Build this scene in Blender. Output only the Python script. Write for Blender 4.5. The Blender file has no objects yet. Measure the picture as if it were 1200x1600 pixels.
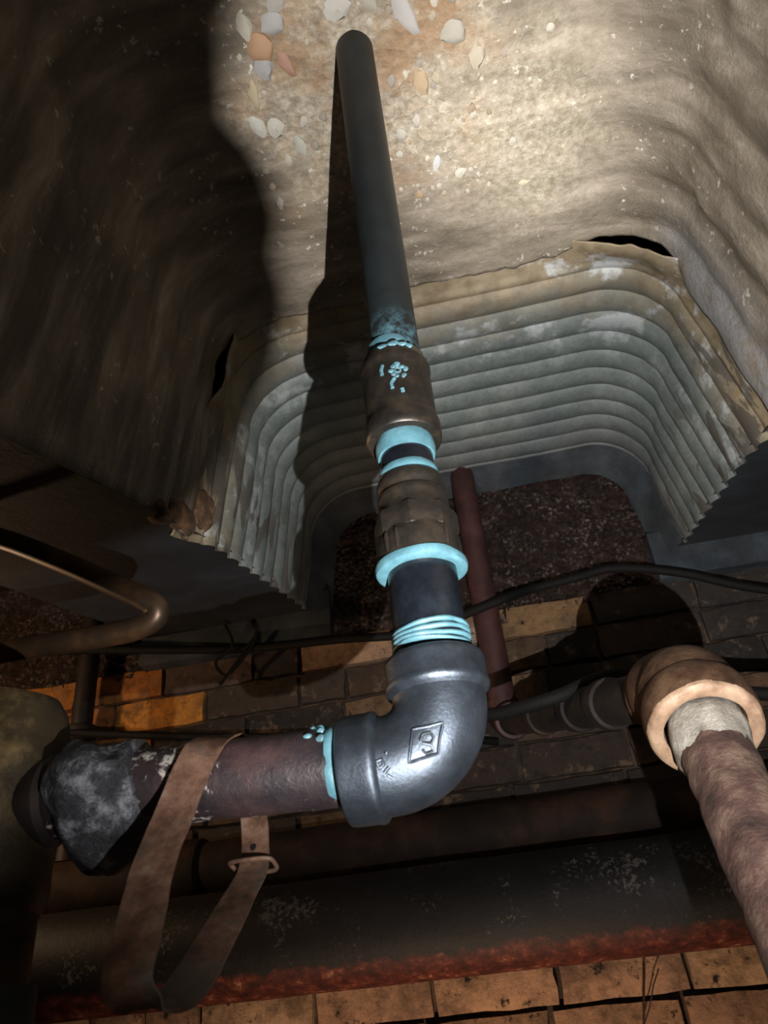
import bpy, bmesh, math, random
from mathutils import Vector, Matrix, noise
random.seed(7)
PI = math.pi
S = bpy.context.scene
C = S.collection

# ------------------------------------------------------------------ camera, world, lights, exposure
cam = bpy.data.cameras.new('camera'); co = bpy.data.objects.new('camera', cam); C.objects.link(co)
cam.sensor_fit = 'VERTICAL'; cam.sensor_height = 36.0; cam.lens = 36.0 * 1202.0 / 1600.0
cam.clip_start = 0.005
CX, CU, CB = (0.976136, 0.196240, -0.093000), (0.182423, -0.508652, 0.841425), (0.117817, -0.838310, -0.532312)
co.matrix_world = Matrix(((CX[0], CU[0], CB[0], 0), (CX[1], CU[1], CB[1], 0), (CX[2], CU[2], CB[2], 1.25), (0, 0, 0, 1)))
cam.dof.use_dof = True; cam.dof.focus_distance = 1.0; cam.dof.aperture_fstop = 11.0
S.camera = co

wd = bpy.data.worlds.new('world'); S.world = wd; wd.use_nodes = True
wd.node_tree.nodes['Background'].inputs[0].default_value = (0.5, 0.55, 0.6, 1)
wd.node_tree.nodes['Background'].inputs[1].default_value = 0.004

def lamp(name, kind, loc, target, energy, color, radius, spot=None, blend=1.0):
    l = bpy.data.lights.new(name, kind); l.energy = energy; l.color = color; l.shadow_soft_size = radius
    if kind == 'SPOT': l.spot_size = math.radians(spot); l.spot_blend = blend
    o = bpy.data.objects.new(name, l); C.objects.link(o); o.location = loc
    if target: o.rotation_euler = (Vector(target) - Vector(loc)).to_track_quat('-Z', 'Y').to_euler()
    return o
LP = (0.0818, 0.0928, 1.122)
lamp('torch', 'SPOT', LP, (0.26, 0.86, 2.42), 122, (1.0, 0.975, 0.95), 0.0020, 118, 1.0)
lamp('torch_beam', 'SPOT', LP, (0.20, 0.79, 2.42), 120, (1.0, 0.975, 0.95), 0.0020, 26, 1.0)     # the bright core of the same torch
lamp('hand_lamp', 'POINT', (-0.16, -0.50, 1.10), None, 2.0, (1.0, 0.78, 0.60), 0.02)
lamp('floor_lamp', 'SPOT', (-0.15, 0.90, 0.30), (-0.15, 1.80, 1.10), 52, (1.0, 0.70, 0.48), 0.05, 84, 1.0)
lamp('work_lamp', 'POINT', (-1.42, 1.15, 1.80), None, 11.0, (1.0, 0.64, 0.36), 0.04)

S.view_settings.view_transform = 'Standard'; S.view_settings.look = 'None'
S.view_settings.gamma = 1.0; S.view_settings.use_curve_mapping = False
S.view_settings.exposure = 0.0

# ------------------------------------------------------------------ materials
def srgb(h):
    v = [int(h[i:i+2], 16) / 255 for i in (0, 2, 4)]
    return tuple((c / 12.92 if c <= 0.04045 else ((c + 0.055) / 1.055) ** 2.4) for c in v) + (1,)
class NT:
    def __init__(s, name):
        s.m = bpy.data.materials.new(name); s.m.use_nodes = True
        s.n = s.m.node_tree.nodes; s.l = s.m.node_tree.links; s.b = s.n['Principled BSDF']
        s.tc = s.n.new('ShaderNodeTexCoord').outputs['Object']
    def mapped(s, sc):
        k = s.n.new('ShaderNodeMapping'); k.inputs['Scale'].default_value = sc; s.l.new(s.tc, k.inputs[0]); return k.outputs[0]
    def noise(s, scale, detail=5, rough=0.6, vec=None, dist=0.0):
        k = s.n.new('ShaderNodeTexNoise'); k.inputs['Scale'].default_value = scale; k.inputs['Detail'].default_value = detail
        k.inputs['Roughness'].default_value = rough; k.inputs['Distortion'].default_value = dist
        s.l.new(vec or s.tc, k.inputs['Vector']); return k.outputs['Fac']
    def voro(s, scale, out='Distance', vec=None):
        k = s.n.new('ShaderNodeTexVoronoi'); k.inputs['Scale'].default_value = scale; s.l.new(vec or s.tc, k.inputs['Vector']); return k.outputs[out]
    def ramp(s, fac, stops, interp='LINEAR'):
        k = s.n.new('ShaderNodeValToRGB'); k.color_ramp.interpolation = interp; e = k.color_ramp.elements
        while len(e) > 1: e.remove(e[0])
        e[0].position = stops[0][0]; e[0].color = stops[0][1]
        for p, c in stops[1:]: q = e.new(p); q.color = c
        s.l.new(fac, k.inputs[0]); return k.outputs['Color']
    def mask(s, fac, a, b):
        k = s.n.new('ShaderNodeMapRange'); k.inputs['From Min'].default_value = a; k.inputs['From Max'].default_value = b
        s.l.new(fac, k.inputs['Value']); return k.outputs['Result']
    def mix(s, fac, a, b, mode='MIX'):
        k = s.n.new('ShaderNodeMix'); k.data_type = 'RGBA'; k.blend_type = mode
        for sock, v in ((k.inputs[0], fac), (k.inputs[6], a), (k.inputs[7], b)):
            if hasattr(v, 'is_linked'): s.l.new(v, sock)
            else: sock.default_value = v
        return k.outputs[2]
    def math(s, op, a, b):
        k = s.n.new('ShaderNodeMath'); k.operation = op
        for sock, v in ((k.inputs[0], a), (k.inputs[1], b)):
            if hasattr(v, 'is_linked'): s.l.new(v, sock)
            else: sock.default_value = v
        return k.outputs[0]
    def axis(s, ax):
        k = s.n.new('ShaderNodeSeparateXYZ'); s.l.new(s.tc, k.inputs[0]); return k.outputs[ax]
    def vary(s):
        oi = s.n.new('ShaderNodeObjectInfo'); k = s.n.new('ShaderNodeVectorMath'); k.operation = 'SCALE'; k.inputs[0].default_value = (37, 53, 71)
        s.l.new(oi.outputs['Random'], k.inputs['Scale'])
        a = s.n.new('ShaderNodeVectorMath'); a.operation = 'ADD'; s.l.new(s.tc, a.inputs[0]); s.l.new(k.outputs[0], a.inputs[1]); s.tc = a.outputs[0]; return s
    def objcol(s): return s.n.new('ShaderNodeObjectInfo').outputs['Color']
    def done(s, col, rough=0.7, metal=0.0, bump=None, bs=0.5, bd=0.01, spec=0.5):
        if hasattr(col, 'is_linked'): s.l.new(col, s.b.inputs['Base Color'])
        else: s.b.inputs['Base Color'].default_value = col
        if hasattr(rough, 'is_linked'): s.l.new(rough, s.b.inputs['Roughness'])
        else: s.b.inputs['Roughness'].default_value = rough
        s.b.inputs['Metallic'].default_value = metal; s.b.inputs['Specular IOR Level'].default_value = spec
        if bump:
            k = s.n.new('ShaderNodeBump'); k.inputs['Strength'].default_value = bs; k.inputs['Distance'].default_value = bd
            s.l.new(bump, k.inputs['Height']); s.l.new(k.outputs[0], s.b.inputs['Normal'])
        return s.m
MAT = {}
def simple(name, a, b, c, scale, rough, metal=0.0, bs=0.4, bd=0.004, spec=0.5, fine=None):
    t = NT(name); f = t.noise(scale, 8, 0.65)
    col = t.ramp(f, [(0.32, srgb(a)), (0.5, srgb(b)), (0.68, srgb(c))])
    MAT[name] = t.done(col, rough, metal, t.noise(fine or scale * 4, 6, 0.7), bs, bd, spec)
simple('black_iron', '0a0c0f', '101318', '191e24', 30, 0.2, 0.0, 0.15, 0.002)
simple('fitting_iron', '3a4047', '444b54', '4f5761', 60, 0.40, 0.85, 0.3, 0.0015, fine=380)
simple('bronze_iron', '2a2725', '3a3530', '50463a', 40, 0.38, 0.75, 0.2, 0.002, fine=200)
simple('sealant', '3c5f69', '466c77', '527a85', 60, 0.45, 0.0, 0.35, 0.002)
simple('sealant_smear', '344850', '4a6e79', '5c8692', 120, 0.5, 0.0, 0.3, 0.001)
t = NT('strap_steel')
base = t.ramp(t.noise(24, 9, 0.75), [(0.32, srgb('2c211b')), (0.46, srgb('5d4336')), (0.58, srgb('7c5f4f')), (0.7, srgb('8f8274'))])
base = t.mix(t.math('MULTIPLY', t.mask(t.noise(11, 6, 0.7), 0.48, 0.58), 0.7), base, srgb('4c4a43'))
MAT['strap_steel'] = t.done(base, 0.48, 0.3, t.noise(110, 7, 0.75), 0.5, 0.002)
simple('copper', '2b2620', '463526', '6b4a30', 12, 0.42, 0.55, 0.15, 0.001)
simple('maroon_iron', '2a1615', '391f1e', '482b28', 16, 0.6, 0.0, 0.3, 0.002)
simple('dark_iron', '0e0b0a', '1a1312', '2a1c19', 20, 0.6, 0.1, 0.3, 0.002)
simple('cable_black', '030303', '060606', '0a0a0a', 30, 0.75, spec=0.25)
simple('brown_pipe', '0e0a08', '20150f', '3a261b', 9, 0.75, 0.0, 0.5, 0.004, 0.25)
simple('rusty_fitting', '21170f', '412b1d', '604935', 26, 0.6, 0.2, 0.45, 0.003)
simple('worn_rim', '6a5240', '8a705a', 'a08872', 40, 0.6, 0.1, 0.4, 0.002)
simple('rusty_drop', '2b1d18', '4a342d', '6b584a', 34, 0.75, 0.0, 0.8, 0.004, fine=90)
simple('grey_scale', '6b655e', '8f897f', 'aaa59a', 60, 0.8, 0.0, 0.9, 0.003)
simple('old_brass', '14110c', '3e3321', '8a744c', 11, 0.5, 0.25, 0.5, 0.003)
simple('slate_steel', '1f2429', '2f353b', '434a50', 9, 0.65, 0.1, 0.4, 0.003)
simple('joist_concrete', '101216', '1a1e24', '282d33', 7, 0.75, 0.0, 0.5, 0.004)
simple('mortar', '1f1813', '3c2f25', '604c3a', 18, 0.9, 0.0, 0.8, 0.004)
simple('lamplit_concrete', '2c2016', '553c26', '7a5c3c', 40, 0.9, 0.0, 0.9, 0.004)
simple('void_dark', '050505', '090808', '0e0c0b', 8, 0.95)  # near-black colour paints the dark of the gaps above the pans
simple('concrete_dark', '1b1816', '262220', '332e2a', 6, 0.9)
simple('floor_dirt', '2a241e', '3a3229', '4a4034', 4, 0.95)
simple('twig', '2a1a12', '3a261a', '4a3424', 30, 0.9)

# joint compound lump: dark with glittering facets
t = NT('joint_compound')
f = t.noise(40, 8, 0.75)
MAT['joint_compound'] = t.done(t.ramp(f, [(0.35, srgb('1c1c1e')), (0.52, srgb('3a3b40')), (0.68, srgb('94979d'))]), 0.38, 0.2, t.noise(70, 6, 0.8), 1.0, 0.006)

# old branch pipe: near-black with purple brown rust and silvery flecks
t = NT('branch_iron')
base = t.ramp(t.noise(16, 8, 0.65), [(0.35, srgb('17151a')), (0.5, srgb('2d2426')), (0.66, srgb('443231'))])
fl = t.mask(t.math('MULTIPLY', t.noise(90, 4, 0.7), t.noise(12, 3)), 0.31, 0.36)
MAT['branch_iron'] = t.done(t.mix(fl, base, srgb('a8a29c')), 0.45, 0.15, t.noise(80, 6, 0.7), 0.5, 0.003)

# riser with paste rubbed on its lower end
t = NT('riser_iron')
base = t.ramp(t.noise(30, 6), [(0.3, srgb('141819')), (0.7, srgb('1d2224'))])
zz = t.axis(2)
sm = t.math('MULTIPLY', t.mask(zz, 0.465, 0.425), t.mask(t.noise(70, 5, 0.7), 0.42, 0.62))
dots = t.mask(t.math('MULTIPLY', t.voro(60), 1.0), 0.1, 0.06)
c = t.mix(t.math('MULTIPLY', sm, 0.7), base, srgb('4f7480'))
MAT['riser_iron'] = t.done(c, 0.5, 0.0, t.noise(120, 4), 0.12, 0.001, 0.3)

# black drain pipe: tar black, red oxide underside (paint boundary), pale chips
t = NT('tarred_pipe')
zz = t.axis(2)
base = t.ramp(t.noise(14, 8, 0.7), [(0.3, srgb('080808')), (0.55, srgb('121113')), (0.75, srgb('1e1c1e'))])
chips = t.mask(t.math('MULTIPLY', t.noise(120, 3, 0.75), t.noise(10, 2)), 0.33, 0.39)
base = t.mix(t.math('MULTIPLY', chips, 0.6), base, srgb('5f5a57'))
edge = t.math('ADD', zz, t.math('MULTIPLY', t.noise(22, 6, 0.7), 0.05))
red = t.ramp(t.noise(40, 6, 0.7), [(0.35, srgb('260f0c')), (0.52, srgb('471d15')), (0.62, srgb('643224')), (0.72, srgb('9a7a66'))])
MAT['tarred_pipe'] = t.done(t.mix(t.mask(edge, -0.022, -0.032), base, red), 0.6, 0.0, t.noise(60, 6, 0.75), 0.5, 0.003, 0.3)

# brick: colour from the object, soot and grain from noise
t = NT('brick').vary()
oc = t.objcol()
g = t.ramp(t.noise(38, 8, 0.75), [(0.3, (0.35, 0.33, 0.32, 1)), (0.5, (0.9, 0.9, 0.9, 1)), (0.7, (1.25, 1.2, 1.15, 1))])
col = t.mix(1.0, oc, g, 'MULTIPLY')
sp = t.mask(t.noise(26, 4, 0.7), 0.60, 0.68)
col = t.mix(sp, col, srgb('241a14'))
gr2 = t.mask(t.noise(7, 7, 0.7), 0.5, 0.62)
col = t.mix(t.math('MULTIPLY', gr2, 0.55), col, srgb('3a2d24'))
mu = t.mask(t.noise(17, 7, 0.75), 0.56, 0.64)
col = t.mix(t.math('MULTIPLY', mu, 0.6), col, srgb('7c6450'))
MAT['brick'] = t.done(col, 0.85, 0.0, t.noise(60, 8, 0.75), 0.8, 0.006)

# rough bituminous panel in the recess
t = NT('bitumen')
col = t.ramp(t.noise(30, 8, 0.75), [(0.3, srgb('120c0b')), (0.5, srgb('2f211d')), (0.66, srgb('4a3831'))])
gl = t.math('MULTIPLY', t.mask(t.noise(95, 5, 0.8), 0.54, 0.62), t.mask(t.noise(14, 3), 0.40, 0.55))  # pale specks paint glints into the bitumen colour
MAT['bitumen'] = t.done(t.mix(gl, col, srgb('8b817a')), 0.30, 0.0, t.noise(85, 6, 0.8), 1.0, 0.012)

# pan steel: grey-green galvanising, ochre dirt near the joint, white bloom, dark scabs low down
t = NT('pan_steel')
yy, zz, xx = t.axis(1), t.axis(2), t.axis(0)
base = t.ramp(t.noise(12, 8, 0.65), [(0.3, srgb('5c6463')), (0.5, srgb('6c7471')), (0.7, srgb('7e8480'))])
fine = t.ramp(t.noise(110, 6, 0.7), [(0.3, (0.78, 0.78, 0.8, 1)), (0.7, (1.12, 1.12, 1.12, 1))])
base = t.mix(1.0, base, fine, 'MULTIPLY')
och = t.math('MULTIPLY', t.mask(t.math('ADD', yy, t.math('MULTIPLY', t.noise(14, 5), 0.22)), 1.36, 1.20), 0.85)
base = t.mix(och, base, t.ramp(t.noise(26, 6), [(0.35, srgb('6f5b3e')), (0.6, srgb('8d7d62'))]))
whi = t.math('MULTIPLY', t.mask(t.noise(11, 6, 0.65), 0.54, 0.62), t.mask(yy, 1.42, 1.15))
base = t.mix(t.math('MULTIPLY', whi, 0.75), base, srgb('b4b8ba'))
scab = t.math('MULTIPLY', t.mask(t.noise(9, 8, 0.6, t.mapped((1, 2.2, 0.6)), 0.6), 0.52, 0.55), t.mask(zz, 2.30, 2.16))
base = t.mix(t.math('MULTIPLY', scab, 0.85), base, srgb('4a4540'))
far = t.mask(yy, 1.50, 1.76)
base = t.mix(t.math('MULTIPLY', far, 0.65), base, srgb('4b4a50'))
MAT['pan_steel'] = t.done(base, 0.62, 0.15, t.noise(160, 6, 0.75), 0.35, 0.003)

# near slab: tan slurry over old pan, aggregate showing round the riser
t = NT('slab')
xx, yy = t.axis(0), t.axis(1)
st = t.noise(7, 6, 0.6, t.mapped((0.8, 3.0, 1.0)), 0.3)
tan = t.ramp(st, [(0.3, srgb('574d41')), (0.46, srgb('6f6556')), (0.60, srgb('897e6f')), (0.74, srgb('a89e90'))])
agg = t.ramp(t.voro(38, 'Color'), [(0.1, srgb('7d7263')), (0.45, srgb('94897a')), (0.7, srgb('a5937a')), (0.95, srgb('b5b0a4'))])
gr = t.ramp(t.noise(90, 6, 0.75), [(0.35, srgb('6f6250')), (0.5, srgb('9a8d78')), (0.68, srgb('c4bcae'))])
agg = t.mix(0.6, agg, gr)
rustp = t.mask(t.noise(9, 5, 0.6), 0.5, 0.62)
agg = t.mix(t.math('MULTIPLY', rustp, 0.7), agg, srgb('8a6a48'))
zone = t.math('ADD', t.math('ABSOLUTE', t.math('ADD', xx, 0.05), 0), t.math('MULTIPLY', t.noise(10, 5), 0.30))
zone = t.math('MULTIPLY', t.mask(zone, 0.36, 0.28), t.mask(t.math('ADD', yy, t.math('MULTIPLY', t.noise(12, 4), 0.2)), 0.98, 0.86))
col = t.mix(zone, tan, agg)
spk = t.math('MULTIPLY', t.mask(t.noise(70, 3, 0.6), 0.62, 0.68), t.mask(t.noise(8, 4), 0.47, 0.56))
col = t.mix(t.math('MULTIPLY', spk, 0.8), col, srgb('cfc8ba'))
gx = t.math('SUBTRACT', xx, 0.19); gy = t.math('SUBTRACT', yy, 0.80)  # pale mineral bloom, also painting the torch's hot spot into the colour
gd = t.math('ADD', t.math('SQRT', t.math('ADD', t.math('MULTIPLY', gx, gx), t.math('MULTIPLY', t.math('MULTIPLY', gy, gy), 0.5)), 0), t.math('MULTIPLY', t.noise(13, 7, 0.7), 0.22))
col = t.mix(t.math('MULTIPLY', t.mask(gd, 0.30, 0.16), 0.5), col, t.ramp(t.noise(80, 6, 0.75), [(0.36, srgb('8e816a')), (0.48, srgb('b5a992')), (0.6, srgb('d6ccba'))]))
rgt = t.math('MULTIPLY', t.math('MULTIPLY', t.mask(xx, 0.40, 0.45), t.mask(yy, 0.90, 1.0)), t.mask(t.noise(16, 6, 0.7), 0.36, 0.48))
col = t.mix(t.math('MULTIPLY', rgt, 0.75), col, srgb('8f9094'))
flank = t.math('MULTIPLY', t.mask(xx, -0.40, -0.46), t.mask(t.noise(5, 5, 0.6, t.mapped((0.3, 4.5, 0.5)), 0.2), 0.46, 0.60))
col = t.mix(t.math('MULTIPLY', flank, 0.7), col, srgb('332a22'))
hh = t.math('ADD', t.math('MULTIPLY', t.noise(60, 8, 0.75), 1.0), t.math('MULTIPLY', zone, t.math('MULTIPLY', t.voro(45), 1.2)))
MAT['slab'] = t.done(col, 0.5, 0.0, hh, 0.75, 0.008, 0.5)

t = NT('pebble').vary()
col = t.mix(1.0, t.objcol(), t.ramp(t.noise(60, 6), [(0.3, (0.75, 0.75, 0.75, 1)), (0.7, (1.1, 1.1, 1.1, 1))]), 'MULTIPLY')
MAT['pebble'] = t.done(col, 0.6, 0.0, t.noise(120, 5), 0.4, 0.002)

# ------------------------------------------------------------------ mesh helpers
def wloc(o):
    v = Vector((0, 0, 0))
    while o: v += o.location; o = o.parent
    return v
class MB:
    def __init__(s): s.v = []; s.f = []
    def add(s, v, f):
        n = len(s.v); s.v += [tuple(p) for p in v]; s.f += [tuple(i + n for i in q) for q in f]; return s
    def grid(s, rows, close=False):
        n = len(rows[0]); v = [p for r in rows for p in r]; f = []
        for i in range(len(rows) - 1):
            for j in range(n if close else n - 1):
                k = (j + 1) % n; f.append((i*n + j, i*n + k, (i+1)*n + k, (i+1)*n + j))
        return s.add(v, f)
    def tube(s, path, rad, seg=24, cap=True, jit=0.0, js=30, closed=False):
        P = [Vector(p) for p in path]; n = len(P)
        R = rad if isinstance(rad, (list, tuple)) else [rad] * n
        T = []
        for i in range(n):
            a, b = (P[i-1], P[(i+1) % n]) if closed else (P[max(0, i-1)], P[min(n-1, i+1)])
            T.append((b - a).normalized())
        up = Vector((0, 0, 1)) if abs(T[0].z) < 0.9 else Vector((0, 1, 0))
        u = (up - T[0] * up.dot(T[0])).normalized(); rows = []
        for i in range(n):
            u = (u - T[i] * u.dot(T[i])).normalized(); w = T[i].cross(u)
            row = []
            for k in range(seg):
                d = u * math.cos(2*PI*k/seg) + w * math.sin(2*PI*k/seg); r = R[i]
                p = P[i] + d * r
                if jit: p += d * jit * noise.noise(p * js)
                row.append(p)
            rows.append(row)
        if closed: rows.append(rows[0])
        s.grid(rows, True)
        if cap and not closed:
            n0 = len(s.v) - n * seg
            s.f.append(tuple(n0 + k for k in reversed(range(seg)))); s.f.append(tuple(n0 + (n-1)*seg + k for k in range(seg)))
        return s
    def lathe(s, org, ax, prof, seg=36, cap=False, jit=0.0, js=30):   # prof: (radius, distance along ax)
        ax = Vector(ax).normalized(); up = Vector((0, 0, 1)) if abs(ax.z) < 0.9 else Vector((0, 1, 0))
        u = (up - ax * up.dot(ax)).normalized(); w = ax.cross(u); rows = []
        for r, d in prof:
            row = []
            for k in range(seg):
                dd = u * math.cos(2*PI*k/seg) + w * math.sin(2*PI*k/seg); p = Vector(org) + ax * d + dd * r
                if jit: p += dd * jit * noise.noise(p * js)
                row.append(p)
            rows.append(row)
        n0 = len(s.v); s.grid(rows, True); m = len(prof)
        if cap:
            s.f.append(tuple(n0 + k for k in reversed(range(seg)))); s.f.append(tuple(n0 + (m-1)*seg + k for k in range(seg)))
        return s
    def box(s, a, b):
        x0, y0, z0 = a; x1, y1, z1 = b
        v = [(x, y, z) for z in (z0, z1) for y in (y0, y1) for x in (x0, x1)]
        return s.add(v, [(0,2,3,1), (4,5,7,6), (0,1,5,4), (2,6,7,3), (0,4,6,2), (1,3,7,5)])
    def blob(s, c, r, seg=12, rings=8, jit=0.2, js=20):
        rows = []
        for i in range(rings + 1):
            th = PI * min(max(i / rings, 0.02), 0.98); row = []
            for k in range(seg):
                d = Vector((math.sin(th)*math.cos(2*PI*k/seg), math.sin(th)*math.sin(2*PI*k/seg), math.cos(th)))
                q = Vector((d.x*r[0], d.y*r[1], d.z*r[2])) + Vector(c)
                q += (q - Vector(c)) * jit * noise.noise(q * js)
                row.append(q)
            rows.append(row)
        n0 = len(s.v); s.grid(rows, True)
        s.f.append(tuple(n0 + k for k in range(seg))); s.f.append(tuple(n0 + rings*seg + k for k in reversed(range(seg))))
        return s
    def mesh(s, name, mat, off=Vector((0, 0, 0)), smooth=True, angle=40):
        me = bpy.data.meshes.new(name); me.from_pydata([tuple(Vector(p) - off) for p in s.v], [], s.f); me.update()
        bm = bmesh.new(); bm.from_mesh(me); bmesh.ops.recalc_face_normals(bm, faces=bm.faces)
        if smooth:
            for f in bm.faces: f.smooth = True
            for e in bm.edges:
                if len(e.link_faces) == 2 and e.calc_face_angle(0) > math.radians(angle): e.smooth = False
        bm.to_mesh(me); bm.free(); me.materials.append(MAT[mat]); return me
    def build(s, name, mat, parent=None, smooth=True, angle=40, org=None, label=None):
        off = wloc(parent) if parent else Vector(org or (0, 0, 0))
        o = bpy.data.objects.new(name, s.mesh(name, mat, off, smooth, angle)); C.objects.link(o)
        if parent: o.parent = parent
        else: o.location = off
        if label: o['label'] = label
        return o
def thing(name, loc, label, cat, group=None):
    o = bpy.data.objects.new(name, None); C.objects.link(o); o.location = loc; o.empty_display_size = 0.05
    o['label'] = label; o['category'] = cat
    if group: o['group'] = group
    return o
def tag(o, label, cat, group=None):
    o['label'] = label; o['category'] = cat
    if group: o['group'] = group
    return o
def struct(o, label=None, cat=None):
    o['kind'] = 'structure'
    if label: o['label'] = label
    o['category'] = cat or 'structure'
    return o
def smoothpath(pts, n=6):
    P = [Vector(p) for p in pts]; out = []
    for i in range(len(P) - 1):
        p0, p1, p2, p3 = P[max(0, i-1)], P[i], P[i+1], P[min(len(P)-1, i+2)]
        for k in range(n):
            t = k / n
            out.append(0.5 * ((2*p1) + (p2 - p0)*t + (2*p0 - 5*p1 + 4*p2 - p3)*t*t + (3*p1 - p0 - 3*p2 + p3)*t*t*t))
    out.append(P[-1]); return out

# ------------------------------------------------------------------ the setting
ZCR = 2.42                                    # crown of the pan
def foot_z(y): return 2.0 + (0.2 if y > 1.2 else 0.3) * (max(y, 0.2) - 1.2)   # joist soffit rises towards the wall
def sstep(a, b, x):
    t = min(max((x - a) / (b - a), 0), 1); return t * t * (3 - 2 * t)
def profile(y, N=(10, 16, 34)):
    """cross-section of the pan: left foot, side, round corner, crown, and back down; (point, inward normal)"""
    zs = foot_z(y); L = []
    xf = 0.44 + 0.035 * (2.28 - zs) / 0.25
    for i in range(N[0]):
        t = i / N[0]; L.append((-xf + (xf - 0.44) * t, zs + (2.28 - zs) * t, 1.0, 0.0))
    for i in range(N[1]):
        a = PI - (PI/2) * i / N[1]; L.append((-0.30 + 0.14*math.cos(a), 2.28 + 0.14*math.sin(a), -math.cos(a), -math.sin(a)))
    M = [(-x, z, -nx, nz) for x, z, nx, nz in reversed(L)]
    mid = [(-0.30 + 0.60 * i / N[2], ZCR, 0.0, -1.0) for i in range(N[2])]
    return L + mid + [(0.30, ZCR, 0.0, -1.0)] + M
def gap_amount(x, z, y):
    g = sstep(0.22, 0.36, x) * (1 - sstep(0.44, 0.47, x) * 0.4) * sstep(2.27, 2.36, z)
    h = (1 - sstep(-0.42, -0.36, x)) * sstep(2.14, 2.24, z) * (1 - sstep(2.36, 2.40, z)) * (0.8 + 0.5 * noise.noise(Vector((x * 14, z * 14, 8))))
    return g, h

# near slab: the older pan overhead, buried in slurry
rows = []
ys = [-1.2 + 1.6 * i / 24 for i in range(24)] + [0.4 + 0.66 * i / 90 for i in range(91)]
for iy, y in enumerate(ys):
    row = []
    for x, z, nx, nz in profile(min(y, 1.0), (14, 22, 60)):
        g, h = gap_amount(x, z, y)
        yy = y
        if y > 0.96:
            e = 1.058 + 0.012 * noise.noise(Vector((x*9, z*9, 1.3))) + 0.006 * noise.noise(Vector((x*40, z*40, 4)))
            e -= 0.034 * g + 0.034 * h
            yy = 0.96 + (y - 0.96) * (e - 0.96) / 0.10
        p = Vector((x, yy, z))
        crown = sstep(2.38, 2.42, z)
        ctr = 1 - sstep(0.20, 0.32, abs(x + 0.05)) 
        d = 0.004 * abs(math.sin(PI * (yy - 0.02) / 0.088)) * (1 - 0.85 * crown * ctr) * (1 + 1.3 * (1 - crown))
        d += 0.010 * noise.noise(p * 5) + 0.004 * noise.noise(p * 18)
        d += (0.0035 * noise.noise(p * 55) + 0.002 * noise.noise(p * 110)) * (0.25 + 0.75 * crown * ctr)
        row.append(p + Vector((nx, 0, nz)) * (d - 0.004))
    rows.append(row)
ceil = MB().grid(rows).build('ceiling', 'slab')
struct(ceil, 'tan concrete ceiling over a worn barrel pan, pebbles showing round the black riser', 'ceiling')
def solid(o, th, off=1):
    m = o.modifiers.new('sheet', 'SOLIDIFY'); m.thickness = th; m.offset = off
def orient_in(o, pt):
    """make face normals look at pt (inside the room)"""
    me = o.data; s = sum((Vector(pt) - p.center - o.location).dot(p.normal) for p in me.polygons)
    if s < 0: me.flip_normals()
orient_in(ceil, (0, 0.8, 1.6)); solid(ceil, 0.010, -1)

# ribbed pan between the joint and the wall
rows = []; PITCH = 0.0588
ys = [1.025 + 0.68 * i / 220 for i in range(221)]
for y in ys:
    row = []
    rib = sstep(1.085, 1.12, y)
    for x, z, nx, nz in profile(y, (16, 24, 44)):
        if nz == 0 and abs(x) > 0.44: z -= 0.012 * (abs(x) - 0.44) / 0.035
        g, h = gap_amount(x, z, y); p = Vector((x, y, z))
        ph = abs(math.sin(PI * (y - 1.228) / PITCH))
        d = 0.0130 * (ph ** 0.62) * rib - 0.006
        d += 0.004 * noise.noise(p * 6) + 0.0012 * noise.noise(p * 40)
        d -= 0.007 * (1 - sstep(1.05, 1.10, y)) * (1 - max(g, h))
        d += (0.036 * g + 0.04 * h) * (1 - sstep(1.03, 1.115, y)) 
        q = p + Vector((nx, 0, nz)) * d
        if y < 1.03: q.y += 0.008 * noise.noise(Vector((x*30, z*30, 2)))
        row.append(q)
    rows.append(row)
pan = MB().grid(rows).build('corrugated_pan', 'pan_steel', ceil, label='grey-green corrugated steel pan with rounded ribs')
orient_in(pan, (0, 1.3, 1.6)); solid(pan, 0.003, -1)
# flat rim closing the pan against the wall
rows = []
base = profile(1.705, (16, 24, 44))
for t in (0, 0.3, 0.6, 1.0, 1.25):
    y = 1.705 + 0.085 * min(t, 1) + (0.02 if t > 1 else 0); row = []
    for x, z, nx, nz in base:
        p = Vector((x, y, z)); ins = 0.052 * min(t, 1) * (0.7 + 0.3 * abs(nx))
        d = ins + 0.003 * noise.noise(p * 22) * t - 0.006
        if t > 1: d -= 0.03
        row.append(p + Vector((nx, 0, nz)) * d)
    rows.append(row)
rim = MB().grid(rows).build('pan_rim', 'slate_steel', ceil); orient_in(rim, (0, 1.3, 1.6))

# joist soffits either side of the pans
for sx in (-1, 1):
    rows = []
    for i in range(61):
        y = -1.2 + 3.01 * i / 60; zs = foot_z(y); xf = 0.44 + 0.035 * (2.28 - zs) / 0.25; row = []
        for t in ([0, 0.01, 0.04, 0.1, 0.2, 0.35, 0.6, 1.2] if sx > 0 else [0, 0.01, 0.04, 0.1, 0.2, 0.3, 0.44, 0.45]):
            p = Vector((sx * (xf - 0.002 + t), y, zs)); row.append(p + Vector((0, 0, 0.003 * noise.noise(p * 9) * min(1, t * 10))))
        if sx < 0: row += [Vector((row[-1].x, y, 2.30)), Vector((row[-1].x - 0.05, y, 2.415)), Vector((-2.6, y, 2.42))]
        rows.append(row)
    o = MB().grid(rows).build('joist_soffit', 'joist_concrete', ceil, label='slate grey joist underside')
    orient_in(o, (sx, 0.5, 1))
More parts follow.
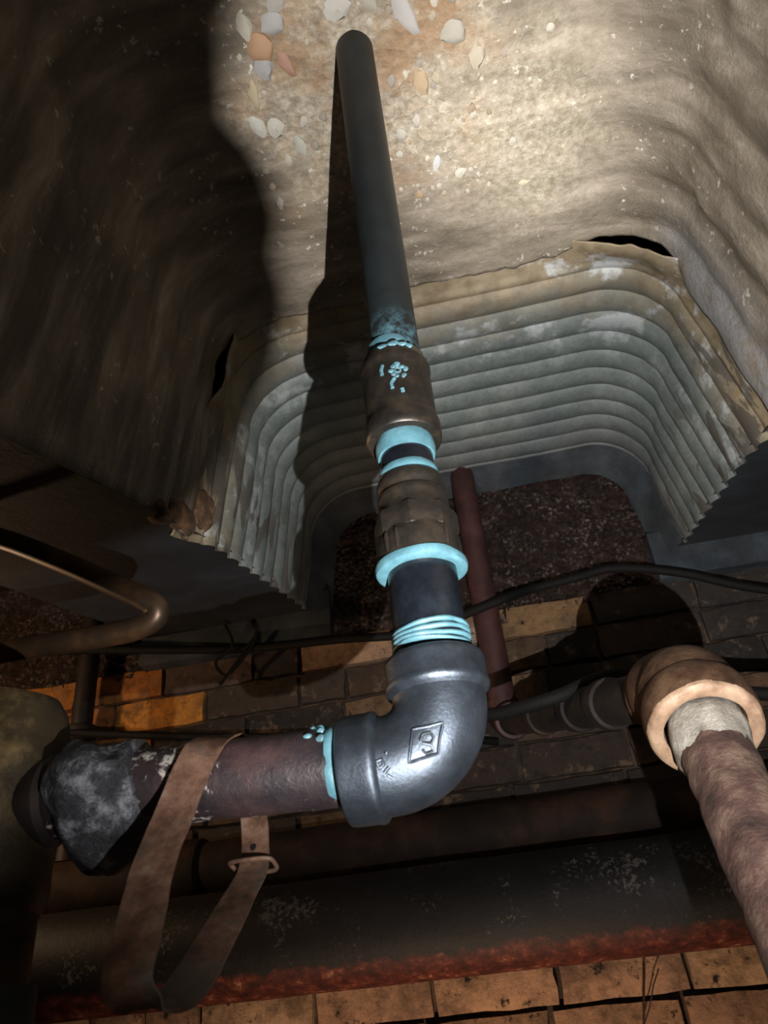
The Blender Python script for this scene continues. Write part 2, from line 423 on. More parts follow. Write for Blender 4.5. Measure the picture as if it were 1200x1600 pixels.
# rough lumps at the left joint's foot, ochre to paint warm lamplight on concrete
for cx, cy, cz, r in ((-0.489, 1.02, 1.965, (0.018, 0.045, 0.028)), (-0.486, 1.10, 2.03, (0.016, 0.045, 0.045)), (-0.492, 0.955, 1.935, (0.02, 0.03, 0.014))):
    MB().blob((cx, cy, cz), r, 24, 16, 0.4, 38).build('lamplit_lump', 'lamplit_concrete', ceil, label='rough concrete lump, lamplight painted in ochre')
# pebbles of the exposed aggregate
PEB = [(-0.184, 0.554, 0.0198, 0.022, 'a9794f'), (-0.155, 0.585, 0.0106, 0.0224, 'a06a58'), (-0.187, 0.584, 0.0162, 0.019, '9a9ba0'), (-0.227, 0.668, 0.0115, 0.0224, 'c2c4bc'),
 (-0.199, 0.678, 0.015, 0.017, 'c0c0b6'), (-0.172, 0.721, 0.0106, 0.0202, 'b4b6ac'), (-0.156, 0.528, 0.0212, 0.0146, 'a0a3a6'), (-0.195, 0.524, 0.0124, 0.020, 'c4c0b0'),
 (-0.142, 0.505, 0.0178, 0.0112, '9a9894'), (-0.062, 0.530, 0.0222, 0.0168, 'bdbcb4'), (-0.020, 0.525, 0.0124, 0.0246, 'b2ae9e'), (0.03, 0.560, 0.015, 0.0324, 'b9b8b8'),
 (0.038, 0.665, 0.0142, 0.0202, 'b0946f'), (0.042, 0.801, 0.008, 0.0158, 'cfd2d2'), (0.079, 0.827, 0.0116, 0.009, 'd2cfc2'), (-0.008, 0.741, 0.0088, 0.0112, 'bcb9b0'),
 (-0.215, 0.618, 0.009, 0.0224, 'b3a37e'), (0.252, 0.829, 0.006, 0.006, 'cdbf9f'), (0.186, 0.877, 0.0114, 0.005, 'e0d4b4'), (0.236, 0.931, 0.0088, 0.005, 'e0d6c0'),
 (0.406, 0.997, 0.0106, 0.005, 'd6ccb0'), (0.095, 0.600, 0.0204, 0.018, 'a5a298'), (0.125, 0.646, 0.0142, 0.0178, 'b0a692')]
pm = [MB().blob((0, 0, 0), (1, 1, 0.42), 10, 6, 0.45, 1.1 + 0.35 * k).mesh('pebble', 'pebble') for k in range(5)]
def pebble(x, y, a, b, col, i, z=ZCR):
    o = bpy.data.objects.new('pebble', pm[i % 5]); C.objects.link(o); o.parent = ceil
    zc = z - 0.004 - 0.010 * 0
    p = Vector((x, y, z)); d = 0.010 * noise.noise(p * 5) + 0.004 * noise.noise(p * 18)
    o.location = (x, y, z - d + 0.004); o.scale = (a, b, min(a, b) * 0.9); o.rotation_euler = (0, 0, random.uniform(-0.4, 0.4))
    c = srgb(col); m = srgb('9a8e7c'); o.color = tuple(0.55*c[k] + 0.35*m[k] for k in range(3)) + (1,)
for i, (x, y, a, b, c_) in enumerate(PEB): pebble(x, y, a, b, c_, i)
cols = ['a99c84', 'b5ad9b', '8f7a5e', 'bdb8ac', '97897a', 'a88a66', 'c6c0b2', '8b857c']
n = 0
while n < 110:
    x = random.gauss(-0.02, 0.12); y = random.uniform(0.46, 0.88)
    if abs(x) > 0.26 or any(abs(x - q[0]) < q[2] * 1.2 and abs(y - q[1]) < q[3] * 1.2 for q in PEB) or math.hypot(x + 0.055, y - 0.593) < 0.04: continue
    r = random.uniform(0.003, 0.008); pebble(x, y, r, r * random.uniform(0.8, 1.4), random.choice(cols), n); n += 1

# what lies above the pans
MB().box((-2.6, -2.2, 2.60), (2.6, 2.4, 2.75)).build('slab_core', 'void_dark', ceil, False)

# back wall: mortar bed, bricks, recess with bituminous panel
wb = MB().box((-2.6, 1.815, 0), (2.6, 2.1, 2.62)).build('wall_back', 'mortar', None, False)
struct(wb, 'sooty brick wall behind the pipes, some bricks painted orange', 'wall')
for x0_, x1_, hz_, lab_ in ((-0.46, 0.44, 0.404, 'brown bituminous rough face above the bricks'), (-1.9, -0.925, 0.40, 'red-brown rough face at far left')):
    rows = []
    for i in range(141):
        z = 2.026 + hz_ * i / 140; row = []
        for j in range(281):
            x = x0_ + (x1_ - x0_) * j / 280; p = Vector((x, 1.80, z))
            d = 0.012 * noise.noise(p * 18) + 0.012 * abs(noise.noise(p * 48)) + 0.007 * noise.noise(p * 110) + 0.003 * noise.noise(p * 200)
            row.append((x, 1.803 - d, z + (0.008 * noise.noise(Vector((x * 22, 0, 3))) if i == 0 else 0)))
        rows.append(row)
    pn = MB().grid(rows).build('rough_panel', 'bitumen', wb, label=lab_); orient_in(pn, (0, 0, 1.8)); solid(pn, 0.02, -1)
def brick_mesh(k, w, h):
    r = random.Random(k); b = MB(); rows = []
    nx, nz = 5, 3
    fr = []
    for j in range(nz + 1):
        for i in range(nx + 1):
            ex = 0.0; u, v = i / nx - 0.5, j / nz - 0.5
            ed = i in (0, nx) or j in (0, nz)
            fr.append((u * w * 0.985 + r.uniform(-.003, .003), -0.011 + (0.005 if ed else 0) + r.uniform(-.003, .003), v * h * 0.97 + r.uniform(-.0025, .0025)))
    f = [(j*(nx+1)+i, j*(nx+1)+i+1, (j+1)*(nx+1)+i+1, (j+1)*(nx+1)+i) for j in range(nz) for i in range(nx)]
    ring = [i for i in range(nx+1)] + [j*(nx+1)+nx for j in range(1, nz+1)] + [nz*(nx+1)+i for i in range(nx-1, -1, -1)] + [j*(nx+1) for j in range(nz-1, 0, -1)]
    nb = len(fr); back = [(fr[i][0]*1.0, 0.012, fr[i][2]*1.0) for i in ring]
    for a in range(len(ring)):
        c2 = (a + 1) % len(ring); f.append((ring[c2], ring[a], nb + a, nb + c2))
    return b.add(fr + back, f).mesh('brick', 'brick', Vector((0, 0, 0)), True, 35)
BW, BH, GAP = 0.240, 0.077, 0.007
bms = [brick_mesh(k, BW, BH) for k in range(8)]; hms = [brick_mesh(20 + k, BW * 0.48, BH) for k in range(3)]
def brick_colour(x, z, r):
    def v(c, a=0.12):
        c = srgb(c); k = 1 + r.uniform(-a, a) * 1.5; return (c[0]*k, c[1]*k, c[2]*k, 1)
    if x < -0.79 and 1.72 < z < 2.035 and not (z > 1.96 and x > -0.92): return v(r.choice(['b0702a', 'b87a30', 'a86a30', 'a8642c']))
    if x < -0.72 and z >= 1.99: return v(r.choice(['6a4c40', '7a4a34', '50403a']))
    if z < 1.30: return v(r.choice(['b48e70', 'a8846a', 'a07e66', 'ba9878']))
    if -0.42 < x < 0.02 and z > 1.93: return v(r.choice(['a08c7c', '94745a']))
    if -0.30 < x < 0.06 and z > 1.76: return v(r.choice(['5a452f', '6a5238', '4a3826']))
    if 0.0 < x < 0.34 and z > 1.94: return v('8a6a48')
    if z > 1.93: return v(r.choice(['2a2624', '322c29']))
    if -0.79 < x < -0.3 and z > 1.74: return v(r.choice(['2c241e', '3c3026', '241f1c']))  # soot plus the branch pipe's shadow, both put into the brick colour
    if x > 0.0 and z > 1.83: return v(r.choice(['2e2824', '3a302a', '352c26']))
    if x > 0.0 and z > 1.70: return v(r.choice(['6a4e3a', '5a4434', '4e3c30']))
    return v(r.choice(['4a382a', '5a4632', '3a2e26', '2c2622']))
row_i = 0; z = 1.04; r = random.Random(11)
while z < 2.0:
    x = -1.62 + (0.0 if row_i % 2 else -(BW + GAP) / 2) + r.uniform(-.02, .02)
    while x < 1.15:
        half = r.random() < 0.12; w_ = BW * (0.48 if half else 1.0)
        if not (x + w_ < -1.5 or x > 1.1):
            o = bpy.data.objects.new('brick', r.choice(hms if half else bms)); C.objects.link(o); o.parent = wb
            o.location = (x + w_/2, 1.803 + r.uniform(-0.005, 0.004), z + BH/2); o.rotation_euler = (0, r.uniform(-.012, .012), r.uniform(-.012, .012))
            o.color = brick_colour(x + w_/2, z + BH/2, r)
        x += w_ + GAP
    z += BH + GAP; row_i += 1
# plates under the joists along the wall
for i, (x0, x1) in enumerate(((-0.93, -0.415), (0.40, 2.55))):
    o = MB().box((x0, 1.755, 2.035), (x1, 1.812, 2.16)).build('trim_%d' % (i + 1), 'slate_steel', None, False)
    struct(o, 'slate grey bearing plate under the %s joist' % ('left', 'right')[i], 'trim')
struct(MB().box((-2.6, -2.2, -0.1), (2.6, 2.1, 0)).build('floor', 'floor_dirt', None, False), 'bare dirt floor below the pipes', 'floor')
struct(MB().box((-2.7, -2.2, 0), (-2.6, 2.1, 2.62)).build('wall_left', 'concrete_dark', None, False), 'dark concrete side wall on the left', 'wall')
struct(MB().box((2.6, -2.2, 0), (2.7, 2.1, 2.62)).build('wall_right', 'concrete_dark', None, False), 'dark concrete side wall on the right', 'wall')
struct(MB().box((-2.6, -2.3, 0), (2.6, -2.2, 2.62)).build('wall_front', 'concrete_dark', None, False), 'dark concrete wall behind the viewer', 'wall')

# ------------------------------------------------------------------ main water pipe: riser, fittings, elbow, branch
PX, PY = -0.056, 0.593
wp = thing('water_pipe', (PX, PY, 1.40), 'black iron water pipe with pale blue sealant joints rising from elbow to ceiling', 'pipe')
def ring_prof(r, z0, z1, bulge=0.0015):
    n = 6; return [(r - 0.003, z0)] + [(r + bulge * math.sin(PI * i / n), z0 + (z1 - z0) * i / n) for i in range(n + 1)] + [(r - 0.003, z1)]
UP = (0, 0, 1); O0 = (PX, PY, 0)
MB().lathe((-0.052, PY, 0), UP, [(0.0248 + 0.0027 * i / 12, 1.79 + 0.66 * i / 12) for i in range(13)], 40).build('riser_pipe', 'riser_iron', wp)
MB().lathe(O0, UP, ring_prof(0.0258, 1.802, 1.822), 40, jit=0.0015, js=60).build('sealant_ring', 'sealant', wp, label='pale blue paste ring')
cp = MB().lathe(O0, UP, [(0.0245, 1.806), (0.030, 1.8055), (0.0322, 1.803), (0.0335, 1.797), (0.0352, 1.793), (0.0362, 1.789), (0.0362, 1.785), (0.0352, 1.781), (0.0350, 1.775),
     (0.0350, 1.728), (0.0353, 1.722), (0.0368, 1.719), (0.0374, 1.714), (0.0374, 1.706), (0.0366, 1.7005), (0.035, 1.699), (0.0265, 1.699), (0.0260, 1.703)], 48, jit=0.0004, js=50).build('coupling', 'bronze_iron', wp, label='brown iron coupling')
# paste caught in the raised mark on the coupling: a small wheel with a spoke tail
def on_cyl(x, z, r): return (PX + x, PY - math.sqrt(max(r*r - x*x, 1e-8)), z)
mk = MB()
for k in range(8):
    a = 2*PI*k/8 + random.uniform(-.2, .2); rr = random.uniform(0.8, 1.25); mk.blob(on_cyl(0.006 + 0.0062*rr*math.cos(a), 1.762 + 0.0072*rr*math.sin(a), 0.0351), (0.0030*rr, 0.0009, 0.0026*rr), 8, 5, 0.6, 150)
mk.tube([on_cyl(0.006 + 0.0028*math.cos(2*PI*k/12), 1.762 + 0.003*math.sin(2*PI*k/12), 0.0353) for k in range(12)], 0.0011, 6, closed=True)
for pts in (((-0.008, 1.772), (-0.010, 1.766), (-0.0095, 1.760)), ((0.002, 1.752), (-0.002, 1.746), (-0.001, 1.740)), ((0.008, 1.738), (0.0085, 1.734))):
    mk.tube([on_cyl(x, z, 0.0353) for x, z in pts], 0.0020, 6)
mk.build('raised_mark', 'sealant_smear', cp, label='paste-filled wheel mark')
sm = MB()
for x, z, a in ((0.012, 1.799, .007), (0.004, 1.800, .006), (-0.006, 1.799, .006), (0.018, 1.797, .005)): sm.blob(on_cyl(x, z, 0.0332), (a, 0.0012, 0.0035), 8, 5, 0.5, 120)
sm.build('paste_smear', 'sealant_smear', cp)
MB().lathe(O0, UP, ring_prof(0.0272, 1.681, 1.701, 0.0012), 40, jit=0.0012, js=60).build('sealant_ring', 'sealant', wp, label='broad pale blue paste ring')
MB().lathe(O0, UP, [(0.0252, 1.64 + 0.06 * i / 4) for i in range(5)], 36).build('nipple', 'black_iron', wp)
MB().lathe(O0, UP, ring_prof(0.0266, 1.653, 1.664), 40, jit=0.0012, js=60).build('sealant_ring', 'sealant', wp, label='narrow pale blue paste ring')
rc = MB().lathe(O0, UP, [(0.0255, 1.654), (0.0292, 1.653), (0.0312, 1.650), (0.0320, 1.646), (0.0316, 1.641), (0.0302, 1.638), (0.0300, 1.636), (0.0318, 1.634), (0.0330, 1.631), (0.0330, 1.627),
     (0.0322, 1.624), (0.0326, 1.618), (0.0345, 1.612), (0.0352, 1.606), (0.0352, 1.592), (0.0366, 1.588), (0.0376, 1.584), (0.0378, 1.576), (0.0378, 1.566), (0.0370, 1.5625), (0.0305, 1.5625), (0.0302, 1.566)], 48, jit=0.0005, js=50).build('reducing_coupling', 'bronze_iron', wp, label='brown iron reducing coupling')
nt = MB().lathe(O0, UP, [(0.0345, 1.614), (0.0372, 1.612), (0.0382, 1.608), (0.0382, 1.594), (0.0374, 1.590), (0.0345, 1.588)], 8).build('hexagonal_collar', 'bronze_iron', rc, angle=20)
for a in (-2.25, -1.95, -0.75):
    x, y = PX + 0.0375 * math.cos(a), PY + 0.0375 * math.sin(a)
    MB().tube([(x, y, 1.568), (x, y, 1.573), (x, y, 1.582), (x, y, 1.587)], [0.0012, 0.0022, 0.0022, 0.0012], 8).build('lug', 'bronze_iron', rc)
MB().lathe(O0, UP, [(0.030, 1.556), (0.036, 1.5555), (0.0392, 1.5575), (0.0402, 1.561), (0.0396, 1.5645), (0.037, 1.5655), (0.030, 1.5655)], 48, jit=0.0022, js=45).build('sealant_ring', 'sealant', wp, label='wide pale blue paste ring under the reducer')
MB().lathe(O0, UP, [(0.0302, 1.46 + 0.105 * i / 8) for i in range(9)], 44).build('nipple', 'black_iron', wp, label='short black nipple')
th = MB()
for k, (z, r_) in enumerate(((1.486, 0.0308), (1.4905, 0.0312), (1.4955, 0.0310), (1.500, 0.0306))):
    th.tube([(PX + r_*math.cos(a), PY + r_*math.sin(a), z + 0.0015*math.sin(a*2 + k)) for a in [2*PI*i/48 for i in range(48)]], 0.0021, 8, jit=0.0012, js=90, closed=True)
th.build('sealant_thread', 'sealant', wp, label='pale blue pasted thread')
# elbow
ECX, ECZ, ERB, ERT = -0.101, 1.445, 0.045, 0.0372
path = [(PX, PY, 1.456)] + [(ECX + ERB*math.cos(a), PY, ECZ + ERB*math.sin(a)) for a in [-(PI/2)*i/20 for i in range(21)]] + [(ECX - 0.012, PY, 1.40)]
el = MB().tube(path, ERT, 48, cap=False).build('elbow', 'fitting_iron', wp, label='grey cast iron elbow')
MB().lathe(O0, UP, [(0.031, 1.478), (0.0385, 1.478), (0.0402, 1.4765), (0.0408, 1.473), (0.0408, 1.458), (0.0414, 1.456), (0.0418, 1.4535), (0.0412, 1.4505), (0.0388, 1.4485), (0.0365, 1.446)], 52).build('socket_band', 'fitting_iron', el)
MB().lathe((0, PY, 1.40), (-1, 0, 0), [(0.0365, 0.1035), (0.0388, 0.1055), (0.0412, 0.1075), (0.0418, 0.110), (0.0412, 0.1135), (0.0410, 0.129), (0.0402, 0.1335), (0.038, 0.135), (0.030, 0.135)], 52).build('socket_band', 'fitting_iron', el)
def eshell(x, z):
    if x > ECX and z < ECZ: d = math.hypot(x - ECX, z - ECZ) - ERB
    elif z >= ECZ: d = x - PX
    else: d = z - 1.40
    return (x, PY - math.sqrt(max(ERT*ERT - d*d, 1e-8)) - 0.0009, z)
def stroke(mb, pts, r):
    P = []
    for (a, b) in zip(pts[:-1], pts[1:]):
        for k in range(4): P.append((a[0] + (b[0]-a[0])*k/4, a[1] + (b[1]-a[1])*k/4))
    P.append(pts[-1]); mb.tube([eshell(*p) for p in P], r, 8)
em = MB()
stroke(em, [(-0.0743, 1.4133), (-0.0632, 1.4135), (-0.0521, 1.4154), (-0.0562, 1.4046), (-0.0591, 1.395), (-0.0695, 1.3927), (-0.0802, 1.3905), (-0.0773, 1.4013), (-0.0743, 1.4133)], 0.0012)
stroke(em, [(-0.0699, 1.4042), (-0.0678, 1.4085), (-0.0622, 1.4094), (-0.0602, 1.4055), (-0.0626, 1.4021), (-0.0686, 1.4026)], 0.0011)
stroke(em, [(-0.0686, 1.4026), (-0.0629, 1.4007), (-0.0616, 1.3971), (-0.0675, 1.3954), (-0.0693, 1.3983)], 0.0011)
em.build('raised_emblem', 'fitting_iron', el, label='raised slanted diamond mark')
em = MB()
stroke(em, [(-0.0954, 1.3995), (-0.0961, 1.3984)], 0.0013)
stroke(em, [(-0.1034, 1.3944), (-0.0993, 1.3953), (-0.0982, 1.3915), (-0.1021, 1.3892), (-0.1034, 1.3944)], 0.0011)
stroke(em, [(-0.0946, 1.3896), (-0.0988, 1.386)], 0.0013); stroke(em, [(-0.094, 1.3824), (-0.0967, 1.3844)], 0.0013)
em.build('raised_numeral', 'fitting_iron', el)
# branch to the left
MB().lathe((0, PY, 1.40), Vector((-1, 0, 0.035)), [(0.0302, 0.115 + 0.27 * i / 20) for i in range(21)], 44, jit=0.0008, js=40).build('branch_pipe', 'branch_iron', wp, label='old dark branch pipe with silvery flecks')
MB().lathe((0, PY, 1.4005), (-1, 0, 0.035), ring_prof(0.0305, 0.134, 0.1445, 0.0012), 44, jit=0.002, js=60).build('sealant_ring', 'sealant', wp, label='pale blue paste at the branch socket')
fl = MB()
for k in range(9):
    a = 2.1 + 0.16 * k; x = -0.1455 - random.uniform(0, 0.012)
    fl.blob((x, PY - 0.0305*math.sin(a), 1.4045 - 0.0305*math.cos(a)), (0.0035, 0.0022, 0.003), 7, 5, 0.5, 150)
fl.build('paste_crumbs', 'sealant_smear', wp)['kind'] = 'stuff'

# ------------------------------------------------------------------ strap hanging from the branch
stp = thing('pipe_strap', (-0.235, 0.56, 1.262), 'rusty steel hanger strap looped over the dark branch pipe', 'strap')
SP = [(-0.226, 0.6275, 1.408), (-0.228, 0.617, 1.432), (-0.232, 0.593, 1.4415), (-0.238, 0.567, 1.430), (-0.246, 0.5575, 1.408), (-0.254, 0.549, 1.377), (-0.256, 0.525, 1.340), (-0.248, 0.494, 1.300), (-0.244, 0.476, 1.276),
      (-0.239, 0.476, 1.264), (-0.231, 0.489, 1.2585), (-0.226, 0.514, 1.265), (-0.226, 0.556, 1.290), (-0.222, 0.598, 1.324), (-0.220, 0.622, 1.345), (-0.222, 0.632, 1.373), (-0.225, 0.631, 1.398)]
pts = smoothpath(SP, 6); rows = []
for i, p in enumerate(pts):
    tdir = (pts[min(i+1, len(pts)-1)] - pts[max(i-1, 0)]).normalized(); f_ = i / (len(pts) - 1)
    wdir = Vector((1, 0.10, -0.05)) if f_ < 0.6 else Vector((1, -0.25, -0.28))
    wdir = (wdir - tdir * wdir.dot(tdir)).normalized(); nrm = wdir.cross(tdir).normalized()
    hw = 0.0150 if f_ < 0.72 else 0.0150 - 0.003 * sstep(0.72, 0.85, f_)
    k = 0.0008; jx = 0.0006 * noise.noise(p * 60)
    rows.append([p - wdir*(hw+jx) - nrm*k, p + wdir*(hw+jx) - nrm*k, p + wdir*(hw+jx) + nrm*k, p - wdir*(hw+jx) + nrm*k])
MB().grid(rows, True).build('strap_band', 'strap_steel', stp, angle=35)
bk = [(-0.2365, 0.623, 1.347), (-0.2365, 0.6165, 1.350), (-0.222, 0.616, 1.3505), (-0.207, 0.618, 1.350), (-0.2035, 0.624, 1.347), (-0.205, 0.631, 1.343), (-0.221, 0.633, 1.343), (-0.2355, 0.631, 1.345)]
MB().tube([tuple(p) for p in smoothpath(bk + [bk[0]], 4)][:-1], 0.0017, 8, closed=True).build('buckle', 'strap_steel', stp)
MB().lathe((-0.2222, 0.6295, 1.361), Vector((0.05, -1, 0.25)), [(0.0001, 0.0012), (0.0026, 0.0012), (0.0030, 0.0008), (0.0030, -0.0015)], 14).build('hole_disc', 'cable_black', stp)  # raised black disc standing in for the dark of a hole

# ------------------------------------------------------------------ left stack: tee that takes the branch, pipe to the floor
ls = thing('waste_stack', (-0.438, PY, 0), 'mottled brassy waste stack cut by the left edge of the photo', 'pipe')
MB().lathe((-0.438, PY, 0), UP, [(0.030, 1.505), (0.045, 1.500), (0.053, 1.485), (0.056, 1.465), (0.058, 1.44), (0.059, 1.40), (0.058, 1.365), (0.055, 1.345), (0.050, 1.33)], 44, True, 0.006, 22).build('tee_body', 'old_brass', ls)
MB().tube([(-0.438, PY, 1.345), (-0.436, PY, 1.2), (-0.436, PY, 0.6), (-0.436, PY, 0.0)], [0.049, 0.046, 0.046, 0.046], 36, jit=0.004, js=25).build('stack_pipe', 'old_brass', ls)
MB().lathe((-0.436, PY, 0), UP, [(0.044, 1.285), (0.053, 1.283), (0.055, 1.26), (0.055, 1.19), (0.052, 1.175), (0.044, 1.174)], 36, jit=0.003, js=30).build('repair_clamp', 'slate_steel', ls, label='grey sleeve low on the stack')
MB().lathe((-0.39, PY, 1.411), (1, 0, 0), [(0.030, -0.03), (0.036, -0.02), (0.036, 0.012), (0.030, 0.016)], 36, jit=0.002).build('tee_neck', 'dark_iron', ls)
lump = MB()
rows = []
for i in range(25):
    x = -0.372 + 0.078 * i / 24; rr = 0.047 * (1 - (abs(i - 12) / 12.0) ** 4 * 0.3); row = []
    for k in range(40):
        a = 2*PI*k/40; d = Vector((0, math.cos(a), math.sin(a))); p = Vector((x, PY, 1.408)) + d * rr
        dd = 0.020 * noise.noise(p * 19) + 0.007 * noise.noise(p * 60)
        p += d * max(dd, -0.013); p.x += 0.008 * noise.noise(p * 15 + Vector((5, 0, 0))) - 0.012 * math.sin(a); row.append(p)
    rows.append(row)
lump.grid(rows, True)
n0 = len(lump.v) - 25*40; lump.f.append(tuple(n0 + k for k in range(40))); lump.f.append(tuple(n0 + 24*40 + k for k in reversed(range(40))))
lump.build('joint_compound', 'joint_compound', ls, label='glittering dark lump of joint compound')

# ------------------------------------------------------------------ copper tube bent back on itself
cpts = [(-1.25, 0.80, 1.862), (-0.95, 0.80, 1.862), (-0.77, 0.80, 1.861), (-0.70, 0.80, 1.850), (-0.637, 0.80, 1.826), (-0.543, 0.80, 1.772), (-0.460, 0.80, 1.720), (-0.424, 0.801, 1.697), (-0.409, 0.804, 1.684), (-0.412, 0.808, 1.672), (-0.432, 0.811, 1.665), (-0.470, 0.812, 1.662), (-0.614, 0.812, 1.664), (-1.25, 0.812, 1.668)]
cb = thing('copper_tube', (-0.41, 0.80, 1.66), 'old copper tube bent back on itself in front of the left joist', 'pipe')
MB().tube(smoothpath(cpts, 8), 0.0145, 24).build('bent_tube', 'copper', cb)
MB().lathe((-1.25, 0.806, 1.834), (-1, 0, 0), [(0.02, -0.01), (0.2, -0.01), (0.2, 0.01), (0.02, 0.01)], 24, True).build('end_flange', 'dark_iron', cb)
MB().box((-2.6, 0.78, 1.80), (-1.255, 0.83, 1.86)).build('wall_bracket', 'dark_iron', cb, False)

# ------------------------------------------------------------------ drain from the wall to the drop on the right
dp = thing('drain_pipe', (0.18, 0.85, 0), 'rusty drain from maroon riser to worn elbow and drop at right', 'pipe')
E1 = Vector((-0.022, 1.73, 1.745)); E2 = Vector((0.188, 0.86, 1.500)); D12 = (E2 - E1).normalized()
MB().tube([(-0.022, 1.73, 1.765), (-0.022, 1.73, 2.1), (-0.022, 1.73, 2.60)], 0.031, 28).build('upright_pipe', 'maroon_iron', dp, label='straight maroon upright')
b0 = E1 + Vector((0, 0, 0.045)); b1 = E1 + D12 * 0.05
MB().tube([b0 + (E1 - b0)*0 , b0.lerp(E1, 0.5), E1.lerp(b1, 0.12) + Vector((0, 0, .006)), E1.lerp(b1, 0.6), b1], 0.036, 28).build('elbow', 'maroon_iron', dp)
MB().lathe(E1, D12, [(0.034, 0.045), (0.039, 0.046), (0.040, 0.052), (0.040, 0.068), (0.038, 0.072), (0.031, 0.073)], 32).build('socket_band', 'maroon_iron', dp)
ln = (E2 - E1).length
MB().lathe(E1, D12, [(0.0305, 0.06 + (ln - 0.10) * i / 24) for i in range(25)], 32, jit=0.0015).build('sloping_pipe', 'dark_iron', dp, label='dark sloping pipe')
for d_ in (0.30, 0.52, 0.66):
    MB().lathe(E1, D12, [(0.030, d_), (0.035, d_ + 0.003), (0.036, d_ + 0.02), (0.035, d_ + 0.036), (0.030, d_ + 0.04)], 32, jit=0.001).build('pipe_band', 'dark_iron', dp)
# worn elbow: bulb from the sloping pipe down to the socket
DD = Vector((-0.012, -0.150, -0.205)).normalized()               # the drop leans towards the viewer
SO = E2 + DD * 0.030
path = [E2 - D12 * 0.085, E2 - D12*0.05, E2 - D12*0.022 - DD*0.002, E2 + DD*0.008 - D12*0.004, E2 + DD*0.024, SO + DD*0.016]
el2 = MB().tube(smoothpath(path, 5), [0.036] + [0.042]*4 + [0.049]*8 + [0.053]*8 + [0.050]*5, 40, cap=False, jit=0.002).build('elbow', 'rusty_fitting', dp, label='big rusty brown elbow')
MB().lathe(SO, DD, [(0.046, -0.012), (0.0545, -0.008), (0.0575, 0.0), (0.0585, 0.008), (0.0582, 0.028), (0.0570, 0.034)], 48, jit=0.0012, js=40).build('socket_band', 'rusty_fitting', el2)
MB().lathe(SO, DD, [(0.0572, 0.033), (0.0562, 0.037), (0.053, 0.0395), (0.045, 0.0395), (0.0410, 0.037), (0.0400, 0.008)], 48, jit=0.0018, js=45).build('socket_lip', 'worn_rim', el2, label='worn pale lip of the socket')
dpath = [SO + DD * (0.36 * i / 30) for i in range(31)]; q = dpath[-1]
dpath += [Vector((q.x - .008, q.y - .03, q.z - .07)), Vector((q.x - .01, q.y - .035, q.z - .2)), Vector((q.x - .01, q.y - .035, 0))]
MB().tube(dpath, 0.0335, 32, jit=0.004, js=45).build('drop_pipe', 'rusty_drop', dp, label='scaly pink-brown drop pipe')
MB().lathe(SO, DD, [(0.033, 0.022), (0.036, 0.030), (0.038, 0.05), (0.0375, 0.065), (0.033, 0.080)], 36, jit=0.006, js=55).build('scale_crust', 'grey_scale', dp, label='grey crust at the top of the drop')

# ------------------------------------------------------------------ long pipes along the wall
bp = thing('tarred_drain', (0, 1.555, 1.358), 'big tar-black pipe with red underside running along the wall', 'pipe')
MB().tube([(-2.6 + 5.2*i/60, 1.555, 1.360) for i in range(61)], 0.092, 48, jit=0.002, js=12).build('pipe_body', 'tarred_pipe', bp)
br = thing('rusty_main', (0, 1.72, 1.515), 'brown rusty pipe above the big black one, under the bricks', 'pipe')
MB().tube([(-2.6 + 5.2*i/60, 1.718, 1.515) for i in range(61)], 0.062, 40, jit=0.003, js=12).build('pipe_body', 'brown_pipe', br)
for x in (-0.75, 0.42):
    MB().lathe((x, 1.718, 1.515), (1, 0, 0), [(0.060, -0.035), (0.070, -0.032), (0.072, -0.02), (0.072, 0.02), (0.070, 0.032), (0.060, 0.035)], 40, jit=0.002).build('pipe_coupling', 'brown_pipe', br)
vp = thing('iron_upright', (-1.06, 1.735, 1.86), 'thin dark upright pipe at left in front of orange bricks', 'pipe')
MB().tube([(-1.062, 1.735, 2.25), (-1.062, 1.735, 1.9), (-1.062, 1.735, 1.5795)], 0.026, 24).build('pipe_body', 'dark_iron', vp)
MB().lathe((-1.062, 1.735, 0), UP, [(0.026, 1.893), (0.036, 1.891), (0.038, 1.885), (0.038, 1.86), (0.036, 1.855), (0.026, 1.852)], 24).build('pipe_collar', 'dark_iron', vp)
rod = MB().tube(smoothpath([(-1.75, 1.680, 1.93), (-1.118, 1.682, 1.868), (-0.98, 1.684, 1.848), (-0.672, 1.70, 1.798), (-0.353, 1.70, 1.757), (-0.20, 1.72, 1.735), (-0.05, 1.79, 1.72)], 6), 0.009, 12).build('threaded_rod', 'cable_black', None, org=(-0.7, 1.7, 1.8))
tag(rod, 'thin black rod crossing the orange bricks behind the left stack', 'rod')
cab = MB().tube(smoothpath([(1.2, 1.27, 1.50), (0.70, 1.26, 1.55), (0.386, 1.25, 1.589), (0.199, 1.22, 1.638), (0.141, 1.20, 1.638), (0.066, 1.17, 1.610), (-0.014, 1.20, 1.608), (-0.058, 1.25, 1.615), (-0.15, 1.5, 1.62), (-0.25, 1.79, 1.60)], 6), 0.0105, 12).build('conduit', 'cable_black', None, org=(0.2, 1.3, 1.65))
tag(cab, 'black conduit passing behind the rusty elbow at right', 'conduit')
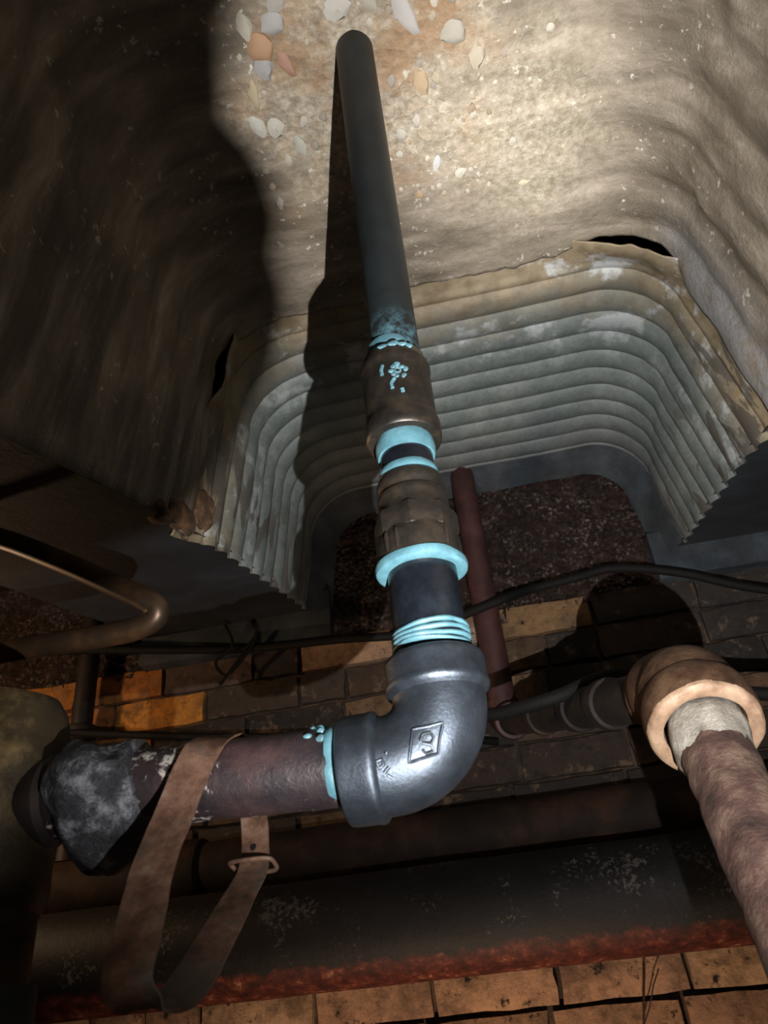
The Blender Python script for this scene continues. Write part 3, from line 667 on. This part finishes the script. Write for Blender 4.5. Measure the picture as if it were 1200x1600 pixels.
cab = MB().tube(smoothpath([(-1.3, 1.685, 2.10), (-1.06, 1.690, 2.078), (-0.814, 1.72, 2.048), (-0.621, 1.742, 2.028), (-0.392, 1.742, 2.012), (-0.20, 1.75, 2.0), (-0.009, 1.685, 2.012), (0.10, 1.735, 2.055), (0.208, 1.74, 2.068), (0.305, 1.74, 2.075), (0.45, 1.735, 2.03), (0.62, 1.73, 1.95), (1.1, 1.74, 1.80)], 6), 0.011, 12).build('cable', 'cable_black', None, org=(0, 1.75, 2.0))
tag(cab, 'black cable sagging along the wall under the ribbed pan', 'cable')
wire = MB().tube(smoothpath([(-0.68, 1.71, 2.09), (-0.66, 1.715, 2.03), (-0.71, 1.73, 2.0), (-0.68, 1.735, 1.965), (-0.62, 1.73, 2.02), (-0.60, 1.725, 2.055), (-0.64, 1.73, 2.01), (-0.70, 1.735, 1.94)], 6), 0.004, 8).build('wire_tail', 'cable_black', None, org=(-0.66, 1.73, 2.0))
tag(wire, 'loose black wire ends tied round the cable at left', 'wire')
rt = MB().tube([(0.156, 1.774, 1.262), (0.148, 1.772, 1.235), (0.138, 1.772, 1.20), (0.128, 1.775, 1.16), (0.116, 1.79, 1.10)], [0.0022, 0.0022, 0.002, 0.002, 0.0015], 8)
rt.tube([(0.180, 1.776, 1.250), (0.163, 1.772, 1.225), (0.146, 1.772, 1.19), (0.130, 1.776, 1.165)], 0.0013, 8)
tag(rt.build('dry_root', 'twig', None, org=(0.15, 1.78, 1.2)), 'thin forked dry root on the tan bricks under the black pipe', 'root')

# ------------------------------------------------------------------ unseen capped stub, added to block the torch at upper left
cs = thing('shadow_stub', (0.05, -0.25, 0), 'unseen capped iron stub added beside the torch to shade the upper left', 'pipe')
A0 = Vector((0.0296, 0.1385, 1.1905)); AD = Vector((0.34, -1.0, 0)).normalized()
MB().lathe(A0, AD, [(0.020, -0.002), (0.0275, 0.0), (0.0315, 0.002), (0.0322, 0.005), (0.0310, 0.0075), (0.0268, 0.009), (0.0268, 0.012), (0.0308, 0.0135), (0.0314, 0.0155), (0.0305, 0.018), (0.0266, 0.020), (0.0270, 0.034), (0.0285, 0.036), (0.0285, 0.05), (0.0275, 0.052), (0.0275, 0.30)], 36, True).build('shadow_stub_pipe', 'dark_iron', cs)
q = A0 + AD * 0.29
MB().tube([tuple(q), (q.x, q.y - 0.03, q.z - 0.03), (q.x, q.y - 0.035, 1.0), (q.x, q.y - 0.035, 0.0)], 0.028, 24).build('shadow_stub_leg', 'dark_iron', cs)
